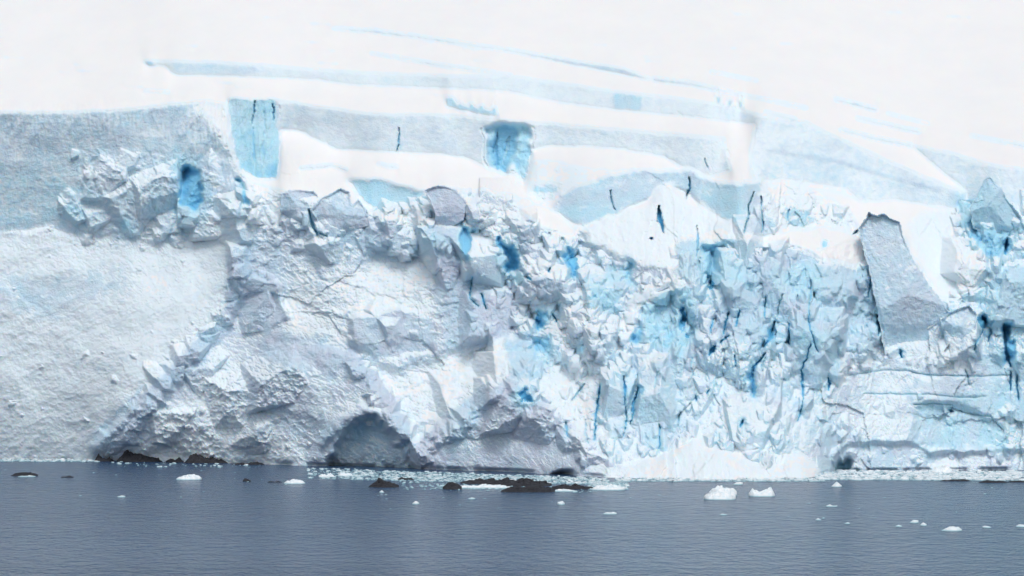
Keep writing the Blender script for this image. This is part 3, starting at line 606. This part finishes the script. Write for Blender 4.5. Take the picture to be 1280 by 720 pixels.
for k in range(14):                                     # smaller vertical fissures of the broken right half
    cx = random.uniform(700, 1440); cy = random.uniform(330, 540)
    if 1040 < cx < 1240 and cy > 440 and random.random() < .85: continue
    if cy > 470 and random.random() < .5: continue
    L = random.uniform(4, 16); s_ = random.uniform(-.35, .35)
    crack([(cx, cy-L), (cx+s_*L+random.uniform(-2, 2), cy), (cx+2*s_*L, cy+L)], random.uniform(.2, .7), random.uniform(.6, 1.6), random.uniform(.35, .6))
for k in range(0):
    cx = random.uniform(300, 700); cy = random.uniform(300, 500); L = random.uniform(3, 10); a = random.uniform(-.3, 1.2)
    crack([(cx-L*math.cos(a), cy-L*math.sin(a)), (cx+L*math.cos(a), cy+L*math.sin(a))], random.uniform(.3, .8), random.uniform(.6, 1.4), random.uniform(.3, .6))
# shallow melt notch of dark wet ice along the waterline
m = sstep(6, 1, dist)*sstep(.5, 1.2, rb+.6)*(snow < .6)
Y += 1.1*m*sstep(280, 330, gx)*sstep(-.25, .15, fbm(gx/35, gy*0, 71, 3))

def to_world(px, py, Yd):
    return np.stack([(px-640)/F*Yd, Yd, CAMH+(HOR-py)/F*Yd], -1)
def kinds(P, snow, blue, grey, auto, px, py, flip=1):
    du = np.gradient(P, axis=1); dv = np.gradient(P, axis=0)
    n = np.cross(du, -dv); n /= np.linalg.norm(n, axis=-1, keepdims=True)+1e-9
    nz = n[..., 2]*np.sign(-n[..., 1]+1e-9)*1.0
    up = sstep(.38, .78, nz+.25*fbm(px/9, py/9, 83, 3))
    s = np.maximum(snow, np.clip(snow+up*.5*auto, 0, .85))
    s = np.clip(s+(.30*fbm(px/26, py/26, 84, 4)+.28*fbm(px/7, py/5, 88, 3))*(snow < .8)*auto, 0, 1)
    s = s*(1-sstep(.55, .75, blue))
    bl = np.clip(blue+(.20*fbm(px/40, py/40, 85, 4)+.12*fbm(px/13, py/16, 90, 3))*(blue < .6), 0, 1)
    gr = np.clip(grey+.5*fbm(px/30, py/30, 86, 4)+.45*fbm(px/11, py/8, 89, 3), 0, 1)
    return np.stack([s, bl, gr], -1), nz
P = to_world(gx, gy, Y)
K, nz = kinds(P, blur(snow, 1), blue, blur(grey, 1), auto, gx, gy)
# snow field continues uphill beyond the top of the picture
extra = []
Yp = Y[0].copy(); py = Y0
Yp = blur(Y, 3)[0]
EY, EP = [], []
for k in range(24):
    py -= 14; Yp = Yp+14*.152/math.tan(math.radians(24))*(1+.02*k)+.3*fbm(gx[0]/90, gx[0]*0+k*.3, 99, 2); EY.append(Yp.copy()); EP.append(np.full(Wn, py, float))
EY = np.array(EY[::-1]); EP = np.array(EP[::-1])
Pall = np.concatenate([to_world(np.broadcast_to(gx[0], EY.shape), EP, EY), P], 0)
Kall = np.concatenate([np.tile(np.array([1., 0, 0]), (24, Wn, 1)), K], 0)
Ha = Pall.shape[0]
idx = np.arange(Ha*Wn).reshape(Ha, Wn)
Q = np.stack([idx[:-1, :-1], idx[1:, :-1], idx[1:, 1:], idx[:-1, 1:]], -1)
# the smooth snow field above the broken front is its own piece of terrain
SF = [(-200,143),(0,140),(80,140),(150,137),(220,129),(262,125),(284,124),(345,124),(400,133),(480,143),(560,143),(620,149),(700,155),(800,163),(905,172),(945,148),(1008,152),(1060,178),(1120,205),(1207,241),(1300,270),(1500,300),(1500,-900),(-200,-900)]
cxp = np.concatenate([np.broadcast_to(gx[0], EY.shape), gx], 0)[:-1, :-1]+.5; cyp = np.concatenate([EP, gy], 0)[:-1, :-1]+.5
up = pip(SF, cxp, cyp)
def submesh(name, sel):
    q = Q[sel]; used, inv = np.unique(q, return_inverse=True)
    return mesh_np(name, Pall.reshape(-1, 3)[used], inv.reshape(q.shape), ICE, True, Kall.reshape(-1, 3)[used])
gl = submesh('glacier', ~up); gl['kind'] = 'structure'
sf = submesh('snowfield', up); sf['kind'] = 'structure'

def Yat(px, py): return float(Y[int(np.clip(py-Y0, 0, Hn-1)), int(np.clip(px-X0, 0, Wn-1))])

Ybl = blur(Y, 5)
# ------------------------------------------------------------------ free-standing seracs: closed blocks with their own thickness
def serac(poly, base, thick, label, seed, lean=.05, snow0=.1, blue0=.15, grey0=.6, fac=1.0, front=2.0, round_=3, group=None, edge=1.0, vert=1.0, snowpoly=None):
    xs = [p[0] for p in poly]; ys = [p[1] for p in poly]
    st = 1.0
    ax = np.arange(min(xs)-6, max(xs)+7, st); ay = np.arange(min(ys)-6, max(ys)+7, st); px, py = np.meshgrid(ax, ay)
    qx = px+edge*(2.0*fbm(px/12, py/12, seed, 4, .6)); qy = py+edge*(2.0*fbm(px/12, py/12, seed+5, 4, .6))
    ins = pip(poly, qx, qy); d, _ = pdist(poly, qx, qy, True); d = np.where(ins, d, 0)
    front = front-thick*.3; Yc = Yat(*base)-front
    pro = np.sqrt(np.clip(1-(1-np.clip(d/round_, 0, 1))**2, 0, 1))
    f1, _ = facets(px/26, py/26/vert, seed+7, 1.3, .2); f2, _ = facets((px+qx)/24, (py+qy)/24/vert, seed+8, 1.1, .2); f3, _ = facets(qx/5, qy/5, seed+9, 1.1, .8)
    sr = np.random.default_rng(seed); rel = np.full(px.shape, -99.); cx_, cy_ = np.mean(xs), np.mean(ys)
    for q_ in range(7):
        a_ = sr.uniform(0, 6.28); g_ = sr.uniform(.03, .16); rel = np.maximum(rel, g_*(math.cos(a_)*(px-cx_)+math.sin(a_)*(py-cy_))-g_*sr.uniform(-4, 14))
    rel = fac*(-rel+.12*f2+.12*f3+.45*ridged(qx/14, qy/20, seed+4, 4)+.10*fbm(px/4, py/4, seed+3, 3))
    lean_ = np.clip(base[1]-py, 0, None)*lean
    iy_ = np.clip(py-Y0, 0, Hn-1).astype(int); ix_ = np.clip(px-X0, 0, Wn-1).astype(int); below = np.clip(py-base[1], 0, None)/max(1, max(ys)-base[1])
    k_ = sstep(0, .5, below); lean_ = lean_+k_*(Ybl[iy_, ix_]-(Yc+front))+below**2*(front+thick*.5+1.5)
    yf = Yc+lean_-thick*.5*pro-rel*np.clip(d/3, 0, 1)
    yb = Yc+lean_+thick*.5*pro+.01
    P = to_world(px, py, yf); PB = to_world(px, py, yb)
    cell = ins[:-1, :-1] & ins[1:, :-1] & ins[1:, 1:] & ins[:-1, 1:]
    sn = np.full(px.shape, snow0)
    if snowpoly:
        for sp_ in snowpoly: sn = np.maximum(sn, blur(pip(sp_, qx, qy).astype(float), 1))
    K, _ = kinds(P, sn, np.full(px.shape, blue0), np.full(px.shape, grey0), np.full(px.shape, .6), px, py)
    n = px.size; id_ = np.arange(n).reshape(px.shape)
    qf = np.stack([id_[:-1, :-1], id_[1:, :-1], id_[1:, 1:], id_[:-1, 1:]], -1)[cell]
    qb = qf[:, ::-1]+n
    e = {}
    for q in qf:
        for a, b2 in ((q[0], q[1]), (q[1], q[2]), (q[2], q[3]), (q[3], q[0])):
            if (b2, a) in e: del e[(b2, a)]
            else: e[(a, b2)] = 1
    side = np.array([(b2, a, a+n, b2+n) for a, b2 in e])
    q = np.concatenate([qf, qb, side]); used, inv = np.unique(q, return_inverse=True)
    co = np.concatenate([P.reshape(-1, 3), PB.reshape(-1, 3)])[used]; kk = np.concatenate([K.reshape(-1, 3)]*2)[used]
    o = mesh_np('serac', co, inv.reshape(q.shape), ICE, True, kk)
    return tag(o, label, 'ice block', group or 'ice blocks standing out of the broken glacier front')

serac([(1073,284),(1086,265),(1098,268),(1106,266),(1118,274),(1125,277),(1132,300),(1142,325),(1158,350),(1172,368),(1192,395),(1196,420),(1182,436),(1176,456),(1160,446),(1148,466),(1134,452),(1122,468),(1106,446),(1098,400),(1088,350),(1078,310)],
      (1120,405), 7, 'tall grey fin-shaped ice block with a straight sloping right edge beside a snow pocket', 101, .05, .12, .14, .45, .7, 5.0, 5, edge=1.0)
serac([(1212,262),(1222,240),(1231,222),(1237,219),(1246,229),(1254,237),(1262,252),(1272,262),(1284,290),(1270,300),(1240,296),(1216,286)],
      (1245,282), 6, 'pale blue pointed ice spire at the far right edge of the glacier front', 102, .03, .02, .30, .45, .7, 1.0, 3)
serac([(350,240),(370,236),(392,238),(400,245),(382,262),(388,285),(352,284),(350,262)],
      (370,262), 5, 'square grey ice block left of the narrow dark wedge crack, under the snow shelf', 103, .05, .05, .1, .7, .6, 1.0, 3)
serac([(388,262),(400,248),(425,234),(438,240),(440,256),(448,247),(458,262),(466,282),(440,290),(420,298),(400,286)],
      (425,268), 5, 'lavender grey ice block with two low humps, right of the narrow dark wedge crack', 104, .06, .05, .1, .65, .7, 1.0, 3)
serac([(530,238),(540,233),(555,231),(570,236),(584,254),(580,276),(560,288),(546,286),(541,262)],
      (560,270), 5, 'dark lavender ice block with a flat slanting top, poking up into the snow shelf', 105, .04, 0, .05, 1.0, .5, 1.0, 2.5)
serac([(1176,398),(1190,388),(1212,380),(1222,392),(1220,418),(1200,440),(1176,430)],
      (1198,405), 4, 'low blocky lump of grey ice below the white snow pocket on the right', 108, .06, .05, .2, .5, .9, 1.0, 3)
serac([(968,408),(975,402),(985,403),(986,420),(980,434),(970,428)],
      (976,420), 3, 'small pale ice pillar between two dark blue fissures in the right half', 109, .06, .05, .3, .2, .5, 1.0, 2.5)

# ------------------------------------------------------------------ sea
S_ = 9000
wm = mesh_np('sea', np.array([[-S_, -2000, 0], [S_, -2000, 0], [S_, 1400, 0], [-S_, 1400, 0]], float), np.array([[0, 1, 2, 3]]), WATER, False)
wm['kind'] = 'structure'

# ------------------------------------------------------------------ rocks and floating ice: mounds with a profile along their length
def mound(name, px0, px1, pyb, prof, depth, mat, seed, rough=.2, nx=None, sharp=1.6, wob=.25):
    Yd = F*CAMH/(pyb-HOR); k = Yd/F
    L = (px1-px0)*k; nx = nx or int(np.clip((px1-px0)*1.6, 10, 260)); ny = int(np.clip(depth/L*nx, 8, 40))
    u, v = np.meshgrid(np.linspace(0, 1, nx+1), np.linspace(0, 1, ny+1))
    hp = np.interp(u, np.linspace(0, 1, len(prof)), prof)*k
    edge = np.clip(np.minimum(u, 1-u)*L/(.5*depth+.01), 0, 1)
    wid = np.sqrt(np.clip(1-(1-edge)**2, 0, 1))*(1+wob*fbm(u*L/3, u*0+seed, seed, 3))
    yy = (v-.5)*depth*np.clip(wid, .05, 2)
    xx = (u-.5)*L
    pr = np.clip(1-np.abs(2*v-1)**sharp, 0, 1)
    f1, _ = facets(xx/.9+seed, yy/.9, seed, .9, .7); f2, _ = facets(xx/.35+seed, yy/.35, seed+1, .9, .7)
    zz = (hp*(1+rough*f1+rough*.5*f2+rough*fbm(xx/1.2, yy/1.2, seed+2, 3)))*pr-.06*(1-pr)-.02
    top = np.stack([xx, yy, zz], -1).reshape(-1, 3)
    bot = np.stack([xx*.9, yy*.9, np.full(zz.shape, -.6)], -1).reshape(-1, 3)
    n = top.shape[0]; id_ = np.arange(n).reshape(u.shape)
    qt = np.stack([id_[:-1, :-1], id_[:-1, 1:], id_[1:, 1:], id_[1:, :-1]], -1).reshape(-1, 4)
    qb = qt[:, ::-1]+n
    loop = np.concatenate([id_[0, :], id_[1:, -1], id_[-1, -2::-1], id_[-2:0:-1, 0]]); nl = np.roll(loop, -1)
    side = np.stack([nl, loop, loop+n, nl+n], -1)
    o = mesh_np(name, np.concatenate([top, bot]), np.concatenate([qt, qb, side]), mat, False)
    o.location = ((.5*(px0+px1)-640)/F*Yd, Yd+depth*.5, 0)
    return o
RG = 'dark rocks at the waterline'
rocks = [
 (117,141,577,[2,7,4,3,5,1],3,'short black rock left of the longest black rock at the ice foot'),
 (144,207,577.5,[1,8,11,10,12,11,9,9,8,7,3],4,'longest black rock under the left ice foot with a humped top'),
 (206,229,578,[1,4,2,5,1],2.5,'tiny black rocks joining the two long black rocks at the ice foot'),
 (229,289,579,[1,8,10,7,6,7,5,5,4,1],4,'long black rock at the ice foot just right of the longest one, sloping down'),
 (290,330,581,[1,2,2,3,1],2,'low black ledge along the ice foot trailing right of the long black rocks'),
 (12,46,595,[1,4,6,6,5,5,2],3,'low flat dark skerry at the far left of the water'),
 (75,91,597,[1,2.5,3,2],2,'small dark skerry right of the flat skerry at the far left'),
 (303,313,602,[2,5,5,3],1.5,'small round black rock in the water left of a white floe'),
 (334,352,603,[1,2,1,2,1],1.5,'thin dark rock awash just touching a white floe'),
 (460,498,609.5,[1,6,11,12,10,7,6,4],5,'dark humped skerry standing alone below the ice cave'),
 (496,517,600,[2,4,3,4,1],2.5,'narrow dark rock behind the humped skerry below the ice cave'),
 (553,577,612,[3,10,11,8,4],4,'dark boulder at the left end of the skerry chain'),
 (575,634,605,[2,5,7,6,8,6,5],5,'dark rock forming the back row of the skerry chain'),
 (606,690,608,[2,6,9,12,9,11,10,8,7,4],6,'broad dark ridge in the middle of the skerry chain'),
 (626,694,615.5,[2,7,8,8,9,9,8,7,4],5,'long low dark rock at the front of the skerry chain'),
 (690,742,612,[3,6,7,6,8,6,5,3],4,'dark rock at the right end of the skerry chain beside white ice'),
 (1176,1216,601.5,[1,2,3,2.5,1],2,'thin dark rock showing in the brash ice near the right edge'),
 (1225,1262,603.5,[1,3,4,3,3,1],2.5,'dark rock at the front of the brash ice near the right edge'),
 (1262,1296,603,[1,3,3,2,1],2.5,'low dark rock cut by the right edge of the view')]
for i, (a, b_, yb, pr, dp, lab) in enumerate(rocks):
    tag(mound('rock', a, b_, yb, [q_*(.72 if i > 4 else 1.1) for q_ in pr], dp, ROCK, 200+i*7, .30), lab, 'rock', RG)
FG = 'white pieces of ice adrift on the dark water'
floes = [
 (219,251,600,[1,4,5,6,5,6,5,2],2.5,'flat white floe alone in the left part of the water'),
 (354,381,605,[1,3,5,5,4,4,1],2.5,'flat white floe touching a thin dark rock'),
 (881,921,625,[4,7,8,7,9,8,7,5],4,'front slab of the biggest white floe right of centre'),
 (937,970,621,[3,9,6,5,7,9,10,3],3.5,'jagged white floe with a peak at each end, right of the biggest floe'),
 (1040,1053,609,[1,4,6,2],2,'small peaked white floe near the brash ice, right of the jagged floe'),
 (917,929,606,[1,3,3,2],1.5,'small white floe just behind the biggest floe'),
 (1033,1047,633.5,[1,2.5,1,2],1.2,'thin faint floe straight below the small peaked floe'),
 (1178,1204,664,[1,2,5,5,4,2],2.2,'long low floe in the right foreground, brightest of the near pieces'),
 (1138,1149,654,[1,4,3],1.4,'small round white lump left of the long low floe'),
 (1151,1159,657.5,[1,3.5,2],1.2,'tiny white lump touching the long low floe from the left'),
 (1229,1240,660,[2,3,2,1],1.4,'small flat white piece right of the long low floe'),
 (1271,1284,659,[1,3,3,2],1.4,'white piece cut by the right edge of the view'),
 (515,524,630.5,[1,3.5,2],1.2,'small white lump straight below the humped skerry'),
 (697,706,631,[4,3,4,2],1.2,'small hooked white piece below the right end of the skerry chain'),
 (754,771,643,[1,3,2,2],1.2,'thin white sliver right of and below the hooked piece'),
 (146,156,621.5,[1,2,1.5],1,'tiny white sliver in the left foreground'),
 (585,594,624,[1,2.5,1],1,'tiny white piece below the front rock of the skerry chain'),
 (474,480,616,[1,2.5,1],.9,'tiny white piece just under the humped skerry'),
 (1020,1027,650.5,[1,2.5,1],1,'tiny white piece left of the middle in the right foreground'),
 (1056,1063,655,[1,2,1],.9,'faint tiny piece between two others in the right foreground'),
 (900,909,644,[1,2,1],.9,'tiny white piece straight below the biggest floe'),
 (1120,1128,658.5,[1,2,1],.9,'faint tiny piece left of the small round lump'),
 (570,640,610.5,[1,3,4,3,5,4,4,3,2],1.6,'long white strip of ice lying against the left half of the skerry chain'),
 (740,782,613,[2,5,6,5,6,5,4,3],3,'white ice shelf off the right end of the skerry chain'),
 (688,722,614.5,[1,2,3,2,1],1.2,'thin white ice rim along the foot of the right skerry rock'),
 (22,44,596,[.8,1.2,1.5,1],.8,'thin white ice rim at the foot of the far left skerry'),
 (398,418,597,[2,4,3,5,2],1.6,'knobbly white ice piece left of the ice cave mouth'),
 (422,440,595.5,[2,3,4,3],1.6,'knobbly white ice piece in front of the ice cave mouth'),
 (1165,1192,592,[3,7,9,7,4],3,'rounded pale ice lump stranded at the ice foot on the right')]
for i, (a, b_, yb, pr, dp, lab) in enumerate(floes):
    tag(mound('ice_floe', a, b_, yb, pr, dp, FLOE, 500+i*9, .30, sharp=3.0), lab, 'ice floe', FG)
o = mound('ice_floe', 887, 922, 620, [5,8,9,9,8,9,8,4], 3, FLOE, 911, .3, sharp=3.0)
tag(o, 'back slab of the biggest white floe, stacked behind the front slab', 'ice floe', FG)

# ------------------------------------------------------------------ brash ice: countless fragments in bands along the ice foot
def brash(bands, seed):
    r = np.random.default_rng(seed); C_, Fq = [], []; base = 0
    cube = np.array([[-1,-1,-1],[1,-1,-1],[1,1,-1],[-1,1,-1],[-.6,-.6,1],[.6,-.6,1],[.6,.6,1],[-.6,.6,1]], float)
    cq = np.array([[0,3,2,1],[4,5,6,7],[0,1,5,4],[1,2,6,5],[2,3,7,6],[3,0,4,7]])
    for (x0, x1, ya0, yb0, ya1, yb1, n, s0, s1) in bands:
        for k in range(n):
            t = r.random(); px = x0+(x1-x0)*t; a = ya0+(ya1-ya0)*t; b_ = yb0+(yb1-yb0)*t
            py = a+(b_-a)*r.random(); Yd = F*CAMH/(py-HOR)
            s = s0+(s1-s0)*r.random()**3
            v = (cube+r.uniform(-.35, .35, (8, 3)))*np.array([s*r.uniform(.8, 2.2), s*r.uniform(.8, 1.6), s*r.uniform(.3, .7)])
            an = r.random()*6.28; c, s_ = math.cos(an), math.sin(an)
            v = np.stack([v[:, 0]*c-v[:, 1]*s_, v[:, 0]*s_+v[:, 1]*c, v[:, 2]], -1)
            C_.append(v+np.array([(px-640)/F*Yd, Yd, s*.12])); Fq.append(cq+base); base += 8
    o = mesh_np('brash_ice', np.concatenate(C_), np.concatenate(Fq), FLOE, False)
    o['kind'] = 'stuff'
    return tag(o, 'loose brash ice crumbs floating in bands along the foot of the glacier', 'brash ice', None, 'stuff')
brash([(1020,1460,589,600,590,602,5200,.10,.50), (-180,125,573,576.5,575,577.5,900,.08,.4), (440,760,587,600,598,606,2400,.06,.34),
       (770,1030,598,602,598,602,900,.1,.45), (385,450,586,598,586,600,220,.08,.35), (735,784,602,612,603,612,500,.08,.3), (140,330,577,583,581,586,60,.08,.35),
       (500,760,600,612,606,616,350,.05,.25), (-100,1400,578,625,602,660,160,.04,.16), (545,640,606,611,606,612,200,.06,.25)], 3)
